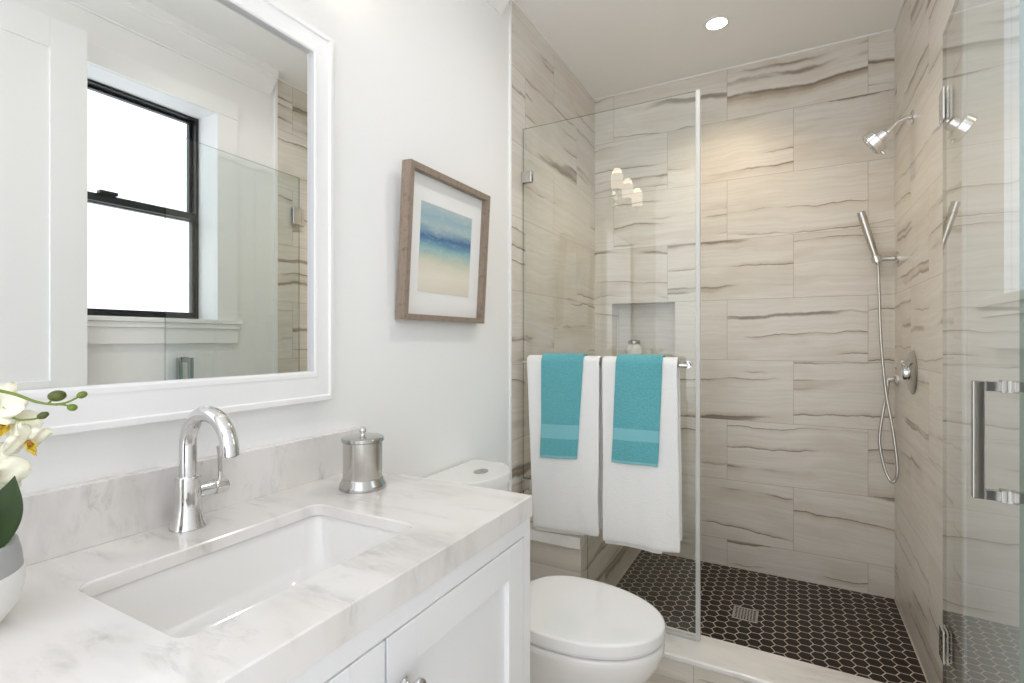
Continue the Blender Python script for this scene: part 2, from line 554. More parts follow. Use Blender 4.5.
# crown moulding on the painted part, both sides
def crown(x, sgn, y0, y1, name):
    prof = [(0, -0.121), (0.007, -0.121), (0.009, -0.113), (0.022, -0.098), (0.040, -0.076), (0.056, -0.056), (0.064, -0.050),
            (0.066, -0.042), (0.076, -0.040), (0.078, 0), (0, 0)]
    poly = [(x + sgn * a, ZC + b) for a, b in prof]
    bm = prism(bmnew(), poly, 'y', y0, y1)
    struct(name, bm, M['trim'], smooth=25)
crown(XL - 0.006, 1, YF, 1.83, 'trim_4')
crown(xw, -1, YF, 1.83, 'trim_5')
# baseboard strip of the left wall behind the toilet
bm = box(bmnew(), XL - 0.006, XL + 0.008, 1.04, YT_L - 0.014, 0, 0.12, 0.003)
struct('baseboard_left', bm, M['trim'])
bm = box(bmnew(), xw - 0.014, xw, YF, YT_R - 0.021, 0, 0.12, 0.003)
struct('baseboard_right', bm, M['trim'])

# window: black double hung unit set deep in a white cased opening
win = bpy.data.objects.new('window_1', None); COL.objects.link(win)
win.location = (0.60, (WY0 + WY1) / 2, WZ0); win['kind'] = 'structure'
fx = 0.575
bm = bmnew()
box(bm, fx, fx + 0.06, WY0, WY0 + 0.016, WZ0, WZ1, 0.002)
box(bm, fx, fx + 0.06, WY1 - 0.016, WY1, WZ0, WZ1, 0.002)
box(bm, fx, fx + 0.06, WY0 + 0.016, WY1 - 0.016, WZ1 - 0.012, WZ1, 0.002)
box(bm, fx, fx + 0.06, WY0 + 0.016, WY1 - 0.016, WZ0, WZ0 + 0.026, 0.002)
obj('window_frame', bm, M['black'], win)
ZM = 1.845
def sash(z0, z1, xo, name, rails):
    bm = bmnew()
    y0, y1 = WY0 + 0.016, WY1 - 0.016
    box(bm, xo, xo + 0.025, y0, y0 + 0.014, z0, z1, 0.002)
    box(bm, xo, xo + 0.025, y1 - 0.014, y1, z0, z1, 0.002)
    box(bm, xo, xo + 0.025, y0 + 0.014, y1 - 0.014, z0, z0 + rails[0], 0.002)
    box(bm, xo, xo + 0.025, y0 + 0.014, y1 - 0.014, z1 - rails[1], z1, 0.002)
    s = obj(name, bm, M['black'], win)
    bm = box(bmnew(), xo + 0.010, xo + 0.014, y0 + 0.014, y1 - 0.014, z0 + rails[0], z1 - rails[1])
    obj('pane', bm, M['windowglass'], s)
    return s
sash(ZM - 0.02, WZ1 - 0.012, fx + 0.032, 'upper_sash', (0.036, 0.012))
low = sash(WZ0 + 0.026, ZM + 0.02, fx + 0.004, 'lower_sash', (0.012, 0.034))
bm = box(bmnew(), fx - 0.014, fx + 0.022, 1.10, 1.17, ZM + 0.02, ZM + 0.036, 0.004)
obj('sash_lock', bm, M['black'], low)
# casing boards, stool and apron
cy1 = 1.640; cy0 = WY0 - 0.094
bm = bmnew()
box(bm, XR - 0.008, xw, WY1, cy1, WZ0 - 0.002, WZ1 + 0.001, 0.002)
box(bm, XR - 0.008, xw, cy0, WY0, WZ0 - 0.002, WZ1 + 0.001, 0.002)
box(bm, XR - 0.011, xw, cy0, cy1, WZ1 + 0.001, WZ1 + 0.085, 0.002)
obj('casing', bm, M['trim'], win)
bm = bmnew()
box(bm, XR - 0.030, xw, cy0 - 0.012, cy1 + 0.012, WZ0 - 0.020, WZ0, 0.003)
box(bm, XR - 0.022, xw, cy0 - 0.006, cy1 + 0.006, WZ0 - 0.045, WZ0 - 0.020, 0.003)
box(bm, XR - 0.014, xw, cy0, cy1 - 0.002, WZ0 - 0.116, WZ0 - 0.045, 0.002)
box(bm, xw, fx, WY0, WY1, WZ0 - 0.0195, WZ0 + 0.0005)
obj('sill', bm, M['trim'], win)

# open panelled door leaf standing flat along the right wall, only its mirror image is in view
leaf = bpy.data.objects.new('door_1', None); COL.objects.link(leaf)
leaf.location = (0.35, 0.16, 0.01); leaf['kind'] = 'structure'
LY0, LY1, LZ0, LZ1 = 0.15, 0.964, 0.012, 2.428
bm = bmnew()
box(bm, 0.333, 0.37, LY0, LY0 + 0.115, LZ0, LZ1, 0.002)
box(bm, 0.333, 0.37, LY1 - 0.115, LY1, LZ0, LZ1, 0.002)
for z0, z1 in ((LZ0, 0.25), (0.95, 1.07), (LZ1 - 0.115, LZ1)):
    box(bm, 0.333, 0.37, LY0 + 0.115, LY1 - 0.115, z0, z1, 0.002)
obj('door_frame', bm, M['trim'], leaf)
bm = bmnew()
box(bm, 0.343, 0.36, LY0 + 0.112, LY1 - 0.112, 0.25, 0.95)
box(bm, 0.343, 0.36, LY0 + 0.112, LY1 - 0.112, 1.07, LZ1 - 0.115)
obj('door_panel', bm, M['trim'], leaf)

# shower floor of hexagons
CT = 0.093                       # top of curb
CY0, CY1 = 1.888, 2.072
BX, BYF = -0.765, 1.995          # bench body
bm = box(bmnew(), BX, XR, CY1 - 0.02, YB, 0.0, 0.006)
s_ = 0.0277; cw = 0.0449; ph = 0.0518
def clip_poly(poly, x0, x1, y0, y1):
    for ax, lim, sg in ((0, x0, 1), (0, x1, -1), (1, y0, 1), (1, y1, -1)):
        out = []
        for i in range(len(poly)):
            a, b = poly[i], poly[(i + 1) % len(poly)]
            ia, ib = sg * (a[ax] - lim) >= 0, sg * (b[ax] - lim) >= 0
            if ia: out.append(a)
            if ia != ib:
                t = (lim - a[ax]) / (b[ax] - a[ax])
                out.append((a[0] + t * (b[0] - a[0]), a[1] + t * (b[1] - a[1])))
        poly = out
        if len(poly) < 3: return None
    return poly
DX0, DX1, DY0, DY1 = -0.231, -0.129, 2.422, 2.538
for i in range(-1, 29):
    for j in range(-1, 21):
        cx = BX + 0.004 + i * cw; cy = CY1 - 0.01 + (j + 0.5 * (i % 2)) * ph
        if DX0 + 0.03 < cx < DX1 - 0.03 and DY0 + 0.03 < cy < DY1 - 0.03: continue
        h = [(cx + s_ * math.cos(PI / 3 * k), cy + s_ * math.sin(PI / 3 * k)) for k in range(6)]
        h = clip_poly(h, BX + 0.003, XR - 0.003, CY1 + 0.003, YB - 0.003)
        if h:
            f = bm.faces.new([bm.verts.new((p[0], p[1], 0.0062)) for p in h]); f.material_index = 1
            r = bmesh.ops.extrude_face_region(bm, geom=[f])
            bmesh.ops.translate(bm, verts=[v for v in r['geom'] if isinstance(v, bmesh.types.BMVert)], vec=(0, 0, -0.0008))
struct('floor_shower', bm, [M['grout'], M['hex']], smooth=0)

# curb: tile face, marble top with a rounded nose
bm = box(bmnew(), BX, XR, CY0 + 0.012, CY1 - 0.004, 0, CT - 0.022)
struct('curb', bm, M['tile_back'])
bm = box(bmnew(), BX + 0.001, XR - 0.001, CY0, CY1, CT - 0.022, CT, 0.007, 4)
struct('curb_top', bm, M['marblecurb'])

# bench with marble seat slab
bench = thing('shower_bench', 'built-in tiled shower bench with white marble seat slab behind the toilet', 'bench', ((XL + BX) / 2, 2.45, 0))
bm = box(bmnew(), XL + 0.0005, BX, BYF, YB - 0.0005, 0, 0.372)
obj('bench_base', bm, M['tile_left'], bench)
bm = box(bmnew(), XL + 0.0005, BX + 0.014, 1.945, YB - 0.0005, 0.372, 0.420, 0.004, 3)
o = obj('seat_slab', bm, M['marblecurb'], bench)
o['label'] = 'white marble seat slab'

# drain
t = thing('floor_drain', 'small square brushed metal grate drain in the dark hexagon shower floor', 'drain', ((DX0 + DX1) / 2, (DY0 + DY1) / 2, 0.0065))
bm = bmnew()
w = 0.010
box(bm, DX0, DX1, DY0, DY0 + w, 0.0065, 0.0105, 0.001)
box(bm, DX0, DX1, DY1 - w, DY1, 0.0065, 0.0105, 0.001)
box(bm, DX0, DX0 + w, DY0 + w, DY1 - w, 0.0065, 0.0105, 0.001)
box(bm, DX1 - w, DX1, DY0 + w, DY1 - w, 0.0065, 0.0105, 0.001)
obj('rim', bm, M['nickel'], t)
bm = bmnew()
for k in range(1, 7):
    x = DX0 + w + (DX1 - DX0 - 2 * w) * k / 7
    box(bm, x - 0.0025, x + 0.0025, DY0 + w, DY1 - w, 0.0068, 0.0098)
for k in range(1, 8):
    y = DY0 + w + (DY1 - DY0 - 2 * w) * k / 8
    box(bm, DX0 + w, DX1 - w, y - 0.0025, y + 0.0025, 0.0068, 0.0096)
obj('grate', bm, M['nickel'], t)
bm = box(bmnew(), DX0 + w, DX1 - w, DY0 + w, DY1 - w, 0.0062, 0.0068)
obj('well', bm, M['dark'], t)

# ---------------------------------------------------------------- vanity
VX, VY0, VY1, VZ = -0.514, 0.09, 1.026, 0.828
van = thing('vanity_cabinet', 'white shaker vanity cabinet with two doors under the marble counter', 'cabinet', (-0.79, 0.557, 0))
bm = bmnew()
box(bm, XL, VX - 0.02, VY0, VY0 + 0.018, 0.0, VZ)
box(bm, XL, VX - 0.02, VY1 - 0.018, VY1, 0.0, VZ)
box(bm, XL, VX - 0.02, VY0 + 0.018, VY1 - 0.018, 0.09, 0.108)
box(bm, XL, XL + 0.012, VY0 + 0.018, VY1 - 0.018, 0.108, VZ)
box(bm, VX - 0.08, VX - 0.065, VY0 + 0.018, VY1 - 0.018, 0.0, 0.09)
obj('body', bm, M['cab'], van)
bm = bmnew()
DZ0, DZ1 = 0.115, 0.790
DYL = (0.130, 0.5585); DYR = (0.5635, 0.993)
box(bm, VX - 0.02, VX, VY0, DYL[0] - 0.003, 0.09, VZ, 0.0008)
box(bm, VX - 0.02, VX, DYR[1] + 0.003, VY1, 0.0, VZ, 0.0008)
box(bm, VX - 0.02, VX, DYL[0] - 0.003, DYR[1] + 0.003, DZ1 + 0.003, VZ, 0.0008)
box(bm, VX - 0.02, VX, DYL[0] - 0.003, DYR[1] + 0.003, 0.09, DZ0 - 0.003, 0.0008)
obj('face_frame', bm, M['cab'], van)
def cab_door(y0, y1, ky):
    bm = bmnew()
    sw = 0.066
    x0, x1 = VX - 0.02, VX + 0.001
    box(bm, x0, x1, y0, y0 + sw, DZ0, DZ1, 0.0012)
    box(bm, x0, x1, y1 - sw, y1, DZ0, DZ1, 0.0012)
    box(bm, x0, x1, y0 + sw, y1 - sw, DZ0, DZ0 + sw, 0.0012)
    box(bm, x0, x1, y0 + sw, y1 - sw, DZ1 - sw, DZ1, 0.0012)
    box(bm, x0, x1 - 0.011, y0 + sw - 0.004, y1 - sw + 0.004, DZ0 + sw - 0.004, DZ1 - sw + 0.004)
    d = obj('door', bm, M['cab'], van)
    bm = lathe(bmnew(), [(0.0, 0), (0.011, 0), (0.012, 0.003), (0.008, 0.006), (0.0058, 0.013), (0.007, 0.018), (0.013, 0.021),
                         (0.0175, 0.026), (0.0178, 0.030), (0.015, 0.0335), (0.008, 0.035), (0.0, 0.0355)], (x1, ky, 0.703), (1, 0, 0), 32)
    k = obj('knob', bm, M['chrome'], d)
    k['label'] = 'round chrome knob'
cab_door(*DYL, 0.527)
cab_door(*DYR, 0.598)

# countertop slab with an opening for the sink, and the backsplash
CTZ = 0.875
CX0, CX1, CYA, CYB = XL - 0.004, -0.510, 0.075, 1.028
SX0, SX1, SY0, SY1 = -0.885, -0.618, 0.337, 0.756
def rrect(x0, x1, y0, y1, r, n=6):
    pts = []
    for cx, cy, a in ((x1 - r, y1 - r, 0), (x0 + r, y1 - r, 90), (x0 + r, y0 + r, 180), (x1 - r, y0 + r, 270)):
        for k in range(n + 1):
            t = R(a + 90 * k / n)
            pts.append((cx + r * math.cos(t), cy + r * math.sin(t)))
    return pts
ct = thing('marble_countertop', 'white grey-veined marble countertop with backsplash and rectangular sink cutout', 'countertop', (-0.78, 0.55, VZ))
bm = bmnew()
inner = rrect(SX0, SX1, SY0, SY1, 0.022)
N_ = len(inner)
def outer_for(p):
    cx, cy = (SX0 + SX1) / 2, (SY0 + SY1) / 2
    return p
# top ring as a triangulated fill between outer rectangle and inner rounded rectangle
def ring_slab(bm, z0, z1):
    b = 0.0025
    def loops(z, inset):
        o_ = [bm.verts.new((x, y, z)) for x, y in ((CX1 - inset, CYB - inset), (CX0, CYB - inset), (CX0, CYA + inset), (CX1 - inset, CYA + inset))]
        return o_
    def inn(z, grow):
        return [bm.verts.new((x, y, z)) for x, y in rrect(SX0 - grow, SX1 + grow, SY0 - grow, SY1 + grow, 0.022 + grow)]
    oT, oT2, oB = loops(z1, b), loops(z1 - b, 0), loops(z0, 0)
    iT, iT2, iB = inn(z1, b), inn(z1 - b, 0), inn(z0, 0)
    for a, c in ((oT, oT2), (oT2, oB), (iT, iT2), (iT2, iB)):
        for k in range(len(a)):
            bm.faces.new((a[k], a[(k + 1) % len(a)], c[(k + 1) % len(a)], c[k]))
    for o_, i_ in ((oT, iT), (oB, iB)):
        q = len(i_) // 4
        for c in range(4):
            for k in range(q - 1):
                bm.faces.new((o_[c], i_[c * q + k], i_[c * q + k + 1]))
            bm.faces.new((o_[c], i_[c * q + q - 1], i_[(c * q + q) % len(i_)], o_[(c + 1) % 4]))
SB = CTZ - 0.022
ring_slab(bm, SB, CTZ)
box(bm, CX1 - 0.022, CX1, CYA, CYB, VZ, SB)
box(bm, CX0, CX1 - 0.022, CYB - 0.022, CYB, VZ, SB)
obj('slab', bm, M['marble'], ct, smooth=30)
bm = box(bmnew(), XL - 0.0055, XL + 0.020, CYA, CYB, CTZ, 0.982, 0.0015)
obj('backsplash', bm, M['marble'], ct)

# undermount basin
bs = thing('sink_basin', 'white rectangular undermount ceramic sink set into the marble counter', 'sink', ((SX0 + SX1) / 2, (SY0 + SY1) / 2, 0.69))
bm = bmnew()
def rr3(g, z, r):
    return [(x, y, z) for x, y in rrect(SX0 - g, SX1 + g, SY0 - g, SY1 + g, r)]
ST = SB - 0.0008
inside = [rr3(0.010, ST, 0.03), rr3(0.006, ST - 0.004, 0.03), rr3(0.003, ST - 0.015, 0.035), rr3(-0.003, ST - 0.05, 0.042), rr3(-0.010, ST - 0.085, 0.052),
          rr3(-0.024, ST - 0.108, 0.062), rr3(-0.050, ST - 0.122, 0.060), rr3(-0.080, ST - 0.128, 0.04), rr3(-0.118, ST - 0.131, 0.012)]
outside = [rr3(-0.118, ST - 0.143, 0.012), rr3(-0.045, ST - 0.137, 0.06), rr3(-0.004, ST - 0.11, 0.06), rr3(0.011, ST - 0.05, 0.045), rr3(0.012, ST - 0.012, 0.03), rr3(0.018, ST - 0.008, 0.03), rr3(0.018, ST, 0.03)]
loft(bm, outside + inside, True, True)
obj('bowl', bm, M['porc'], bs, smooth=60)
bm = lathe(bmnew(), [(0.0, 0.0), (0.022, 0), (0.024, 0.002), (0.018, 0.004), (0.012, 0.0035), (0, 0.0035)], ((SX0 + SX1) / 2, (SY0 + SY1) / 2, ST - 0.1308), seg=32)
obj('drain_ring', bm, M['chrome'], bs)

# faucet
FX, FY = -0.982, 0.545
fa = thing('sink_faucet', 'chrome gooseneck faucet with side lever behind the sink', 'faucet', (FX, FY, CTZ))
bm = lathe(bmnew(), [(0, 0), (0.030, 0), (0.0305, 0.003), (0.029, 0.006), (0.0255, 0.018), (0.0225, 0.036), (0.0212, 0.055), (0.0212, 0.093), (0.0195, 0.096), (0, 0.096)], (FX, FY, CTZ))
obj('body', bm, M['chrome'], fa)
bm = bmnew()
Rr = 0.0635; acz = 1.0262; tr_ = 0.0146
pts = [(FX, FY, CTZ + 0.094), (FX, FY, CTZ + 0.115), (FX, FY, CTZ + 0.135)]
for k in range(0, 25):
    a = PI - PI * k / 24
    pts.append((FX + Rr + Rr * math.cos(a), FY, acz + Rr * math.sin(a)))
pts += [(FX + 2 * Rr, FY, acz - 0.004)]
tube(bm, pts, tr_, 24)
sp = obj('spout', bm, M['chrome'], fa)
bm = lathe(bmnew(), [(0, 0), (0.0105, 0), (0.0105, 0.002), (0, 0.002)], (FX + 2 * Rr, FY, acz - 0.0062), seg=24)
obj('aerator', bm, M['steel'], sp)
bm = bmnew()
hz = 0.938
lathe(bm, [(0, 0), (0.0135, 0), (0.0135, 0.028), (0.0128, 0.029), (0.0128, 0.031), (0.0148, 0.032), (0.0148, 0.052), (0.013, 0.055), (0, 0.055)], (FX, FY + 0.017, hz), (0, 1, 0), 32)
hd = obj('handle', bm, M['chrome'], fa)
bm = tube(bmnew(), smooth_path([(FX, FY + 0.060, hz + 0.008), (FX, FY + 0.061, hz + 0.030), (FX + 0.001, FY + 0.059, hz + 0.055), (FX + 0.002, FY + 0.056, hz + 0.078)], 5), 0.0042, 12)
obj('lever', bm, M['chrome'], hd)

# canister
jx, jy = -0.887, 0.890
ja = thing('metal_canister', 'brushed silver lidded canister on the counter right of the sink', 'canister', (jx, jy, CTZ))
bm = lathe(bmnew(), [(0, 0), (0.053, 0), (0.0535, 0.006), (0.052, 0.012), (0.049, 0.016), (0.0475, 0.022), (0.045, 0.025), (0, 0.025)], (jx, jy, CTZ))
obj('base_ring', bm, M['steel'], ja)
bm = lathe(bmnew(), [(0, 0.0), (0.0448, 0.0), (0.0448, 0.084), (0.0, 0.084)], (jx, jy, CTZ + 0.025))
obj('body', bm, M['nickel'], ja)
bm = lathe(bmnew(), [(0, 0.0), (0.0465, 0.0), (0.0490, 0.002), (0.0490, 0.009), (0.047, 0.011), (0.030, 0.013), (0, 0.014)], (jx, jy, CTZ + 0.109))
ld = obj('lid', bm, M['steel'], ja)
bm = lathe(bmnew(), [(0, 0), (0.006, 0), (0.0045, 0.003), (0.0045, 0.005), (0.0075, 0.008), (0.0088, 0.012), (0.0075, 0.017), (0.003, 0.020), (0, 0.0205)], (jx, jy, CTZ + 0.1225), seg=24)
obj('knob', bm, M['chrome'], ld)

# ---------------------------------------------------------------- mirror
mi = thing('wall_mirror', 'large wall mirror in a wide white moulded frame above the sink', 'mirror', (-1.05, 0.56, 1.07))
MY0, MY1, MZ0, MZ1 = 0.190, 0.930, 1.0695, 1.989
IY0, IY1, IZ0, IZ1 = 0.247, 0.873, 1.145, 1.932
bm = box(bmnew(), XL - 0.0055, -1.045, IY0 - 0.01, IY1 + 0.01, IZ0 - 0.01, IZ1 + 0.01)
obj('mirror_glass', bm, M['mirror'], mi, smooth=0)
def pic_frame(bm, y0, y1, z0, z1, prof, xb, mi_=0):
    """prof: list of (inset from the outer edge, depth from wall); mitred on the four corners"""
    rings = []
    for ins, dep in prof:
        rings.append([(xb + dep, y0 + ins, z0 + ins), (xb + dep, y1 - ins, z0 + ins), (xb + dep, y1 - ins, z1 - ins), (xb + dep, y0 + ins, z1 - ins)])
    rr = [[bm.verts.new(p) for p in r] for r in rings]
    for a, b in zip(rr, rr[1:] + rr[:1]):
        for k in range(4):
            bm.faces.new((a[k], a[(k + 1) % 4], b[(k + 1) % 4], b[k])).material_index = mi_
    return bm
# inner opening differs a little top to bottom, so build with its own insets
def mframe(bm, prof, xb):
    rr = []
    for t, dep in prof:      # t = 0 outer edge .. 1 inner edge
        a0, a1 = MY0 + (IY0 - MY0) * t, MY1 + (IY1 - MY1) * t
        b0, b1 = MZ0 + (IZ0 - MZ0) * t, MZ1 + (IZ1 - MZ1) * t
        rr.append([bm.verts.new(p) for p in ((xb + dep, a0, b0), (xb + dep, a1, b0), (xb + dep, a1, b1), (xb + dep, a0, b1))])
    for a, b in zip(rr, rr[1:] + rr[:1]):
        for k in range(4):
            bm.faces.new((a[k], a[(k + 1) % 4], b[(k + 1) % 4], b[k]))
    return bm
bm = mframe(bmnew(), [(0, 0), (0, 0.025), (0.02, 0.0265), (0.14, 0.027), (0.17, 0.0262), (0.20, 0.0225), (0.30, 0.022), (0.72, 0.022),
                      (0.78, 0.0225), (0.82, 0.0242), (0.94, 0.0242), (1.0, 0.022), (1.0, 0.0)], XL - 0.0055)
obj('frame', bm, M['trim'], mi, smooth=25)

# ---------------------------------------------------------------- framed seascape (leans out slightly at the top)
ar = thing('framed_picture', 'abstract blue and sand seascape in grey weathered wood frame on white wall', 'picture', (XL - 0.006, 1.190, 1.285))
aw, ah, ad = 0.457, 0.478, 0.034
bm = pic_frame(bmnew(), 0, aw, 0, ah, [(0, 0.0), (0, ad), (0.019, ad), (0.019, 0.010), (0.019, 0.0)], 0.003)
obj('frame', bm, M['wood'], ar, local=True, smooth=0)
bm = bmnew()
box(bm, 0.003, 0.012, 0.015, aw - 0.015, 0.015, ah - 0.015)
obj('mat_board', bm, M['mat'], ar, local=True, smooth=0)
bm = box(bmnew(), 0, 0.0012, 0, 0.288, 0, 0.285)
o = obj('print', bm, M['art'], ar, local=True, smooth=0)
o.location = (0.0122, 0.087, 0.093)
ar.rotation_euler = (0, R(3.3), 0)

# ---------------------------------------------------------------- toilet
def egg(xc, yc, ab, af, b, z, n=56, pb=2.6, pf=2.0):
    pts = []
    for k in range(n):
        t = 2 * PI * k / n
        c, s = math.cos(t), math.sin(t)
        p = pf if c >= 0 else pb
        x = math.copysign(abs(c) ** (2 / p), c) * (af if c >= 0 else ab)
        y = math.copysign(abs(s) ** (2 / p), s) * b
        pts.append((xc + x, yc + y, z))
    return pts
TY = 1.455
to = thing('toilet', 'white elongated toilet with closed lid beside the vanity', 'toilet', (-0.60, TY, 0))
bm = bmnew()
rings = [egg(-0.66, TY, 0.22, 0.16, 0.115, 0.0), egg(-0.66, TY, 0.22, 0.165, 0.118, 0.02), egg(-0.65, TY, 0.22, 0.17, 0.117, 0.10), egg(-0.63, TY, 0.22, 0.20, 0.125, 0.18),
         egg(-0.60, TY, 0.22, 0.245, 0.150, 0.26), egg(-0.585, TY, 0.215, 0.264, 0.172, 0.32), egg(-0.58, TY, 0.21, 0.268, 0.182, 0.352), egg(-0.58, TY, 0.21, 0.268, 0.183, 0.366), egg(-0.58, TY, 0.205, 0.262, 0.178, 0.372)]
loft(bm, rings)
obj('bowl', bm, M['porc'], to, smooth=60)
bm = bmnew()
loft(bm, [egg(-0.58, TY, 0.186, 0.256, 0.172, 0.3725), egg(-0.58, TY, 0.188, 0.260, 0.176, 0.374), egg(-0.58, TY, 0.188, 0.260, 0.176, 0.381)])
obj('seat', bm, M['seatplastic'], to, smooth=60)
bm = bmnew()
L = [(0.004, 0.3815), (-0.001, 0.383), (-0.003, 0.386), (-0.003, 0.411), (-0.001, 0.4155), (0.006, 0.4180), (0.03, 0.4190), (0.08, 0.4205), (0.15, 0.4215)]
loft(bm, [egg(-0.58, TY, 0.19 - d, 0.266 - d, 0.183 - d, z) for d, z in L])
obj('lid', bm, M['seatplastic'], to, smooth=60)
for s in (-1, 1):
    bm = tube(bmnew(), [(-0.768, TY + s * 0.075 - 0.022, 0.396), (-0.768, TY + s * 0.075 + 0.022, 0.396)], 0.013, 16)
    obj('seat_hinge', bm, M['seatplastic'], to)
def tank(z, dx, hw, grow=0.0):
    # straight back on the wall, bowed front
    pts = []
    n = 40
    x0 = -1.046
    pts.append((x0, TY + 0.02 + hw + grow, z))
    for k in range(n + 1):
        t = -1 + 2 * k / n
        y = -t * (hw + grow)
        x = x0 + (dx + grow) * (1 - 0.38 * abs(t) ** 2.6)
        pts.append((x, TY + 0.02 + y, z))
    pts.append((x0, TY + 0.02 - hw - grow, z))
    return pts
bm = bmnew()
loft(bm, [tank(0.30, 0.188, 0.130), tank(0.36, 0.192, 0.138), tank(0.60, 0.196, 0.144), tank(0.738, 0.201, 0.148)])
obj('tank', bm, M['porc'], to, smooth=35)
bm = bmnew()
loft(bm, [tank(0.740, 0.205, 0.152), tank(0.741, 0.208, 0.155), tank(0.766, 0.208, 0.155), tank(0.772, 0.205, 0.152), tank(0.774, 0.198, 0.146)])
tl = obj('tank_lid', bm, M['porc'], to, smooth=35)
bm = bmnew()
loft(bm, [egg(-0.925, TY + 0.02, 0.021, 0.021, 0.030, z) for z in (0.7735, 0.7775)] + [egg(-0.925, TY + 0.02, 0.018, 0.018, 0.027, 0.7785)])
k = obj('flush_button', bm, M['steel'], tl, smooth=40)
k['label'] = 'oval chrome flush button'

# ---------------------------------------------------------------- shower enclosure glass
GY = 2.020; GT = 0.0095
GX1 = -0.310
PZ1 = 2.157
pan = thing('shower_glass_panel', 'fixed clear glass shower panel carrying the towels', 'shower panel', (-0.68, GY, CT))
def glass_sheet(bm, poly, axis_y, th):
    f0 = [bm.verts.new((x, axis_y - th / 2, z)) for x, z in poly]
    f1 = [bm.verts.new((x, axis_y + th / 2, z)) for x, z in poly]
    bm.faces.new(f0).material_index = 0
    bm.faces.new(f1[::-1]).material_index = 0
    n = len(poly)
    for k in range(n):
        bm.faces.new((f0[k], f0[(k + 1) % n], f1[(k + 1) % n], f1[k])).material_index = 1
bm = bmnew()
glass_sheet(bm, [(XL + 0.004, 0.422), (BX + 0.020, 0.422), (BX + 0.020, CT + 0.002), (GX1, CT + 0.002), (GX1, PZ1), (XL + 0.004, PZ1)], GY, GT)
obj('glass', bm, [M['glass'], M['glassedge']], pan, smooth=0)
bm = bmnew()
box(bm, GX1 - 0.006, GX1 + 0.010, GY - 0.011, GY + 0.010, CT + 0.004, PZ1, 0.002)
o = obj('edge_seal', bm, M['seal'], pan)
o['label'] = 'clear vertical seal strip'
bm = box(bmnew(), BX + 0.022, GX1 - 0.004, GY - 0.009, GY + 0.009, CT, CT + 0.014, 0.002)
obj('bottom_seal', bm, M['seal'], pan)
for z in (1.915, 0.56):
    bm = bmnew()
    box(bm, XL, XL + 0.050, GY - 0.016, GY - 0.0052, z, z + 0.050, 0.003)
    box(bm, XL, XL + 0.050, GY + 0.0052, GY + 0.016, z, z + 0.050, 0.003)
    box(bm, XL, XL + 0.0035, GY - 0.0052, GY + 0.0052, z, z + 0.050)
    obj('wall_clip', bm, M['chrome'], pan)
BZ, BYc, BR = 1.128, 1.953, 0.0085
bm = bmnew()
tube(bm, [(-1.008, BYc, BZ), (-0.335, BYc, BZ)], BR, 20)
bar = obj('towel_bar', bm, M['chrome'], pan)
for x in (-0.990, -0.347):
    bm = bmnew()
    tube(bm, [(x, BYc, BZ), (x, GY - GT / 2, BZ)], 0.0075, 16)
    lathe(bm, [(0, 0), (0.0105, 0), (0.0105, 0.006), (0, 0.006)], (x, GY - GT / 2 - 0.0062, BZ), (0, 1, 0), 24)
    lathe(bm, [(0, 0), (0.014, 0), (0.014, 0.010), (0.010, 0.013), (0, 0.013)], (x, GY + GT / 2 + 0.0002, BZ), (0, 1, 0), 24)
    obj('bar_post', bm, M['chrome'], bar)

# glass door standing open, hinged on the right tile wall
HX, HY = 0.411, 2.020
dr = thing('glass_shower_door', 'clear frameless glass shower door standing open along the right wall', 'shower door', (HX, HY, CT))
DW = 0.755
bm = bmnew()
f0 = []
poly = [(0.012, 0.012), (DW, 0.012), (DW, PZ1 - CT), (0.012, PZ1 - CT)]
a0 = [bm.verts.new((-GT / 2, -y, z)) for y, z in poly]
a1 = [bm.verts.new((GT / 2, -y, z)) for y, z in poly]
bm.faces.new(a0).material_index = 0; bm.faces.new(a1[::-1]).material_index = 0
for k in range(4):
    bm.faces.new((a0[k], a0[(k + 1) % 4], a1[(k + 1) % 4], a1[k])).material_index = 1
obj('glass', bm, [M['glass'], M['glassedge']], dr, local=True, smooth=0)
for zc in (1.932 - CT, 0.300 - CT):
    bm = bmnew()
    box(bm, -0.0125, -GT / 2 - 0.0003, -0.062, -0.004, zc - 0.048, zc + 0.048, 0.003)
    hg = obj('hinge', bm, M['chrome'], dr, local=True)
    bm = box(bmnew(), GT / 2 + 0.0003, 0.0125, -0.062, -0.004, zc - 0.048, zc + 0.048, 0.003)
    obj('clamp_plate', bm, M['chrome'], hg, local=True)
    bm = tube(bmnew(), [(0, 0.0, zc - 0.030), (0, 0.0, zc + 0.030)], 0.009, 20)
    obj('hinge_pin', bm, M['steel'], hg, local=True)
    bm = box(bmnew(), 0.0055, 0.0125, -0.003, 0.030, zc - 0.048, zc + 0.048, 0.002)
    obj('wall_plate', bm, M['chrome'], hg, local=True)
# square back-to-back pull handle
bm = bmnew()
hy = -(DW - 0.085); hz0, hz1 = 0.905 - CT, 1.140 - CT; hw = 0.0095
for sx in (-1, 1):
    xo = -0.046 if sx < 0 else 0.036
    box(bm, xo - hw, xo + hw, hy - hw, hy + hw, hz0, hz1, 0.002)
    for zz in (hz0, hz1 - 2 * hw):
        xa, xb = sorted((sx * (GT / 2 + 0.0005), xo - sx * hw))
        box(bm, xa, xb, hy - hw, hy + hw, zz, zz + 2 * hw, 0.001)
        xc_, xd_ = sorted((sx * (GT / 2 + 0.0004), sx * (GT / 2 + 0.008)))
        box(bm, xc_, xd_, hy - hw - 0.0025, hy + hw + 0.0025, zz - 0.0025, zz + 2 * hw + 0.0025, 0.001)
h_ = obj('pull_handle', bm, M['darksteel'], dr, local=True)
dr.rotation_euler = (0, 0, R(-3.1))

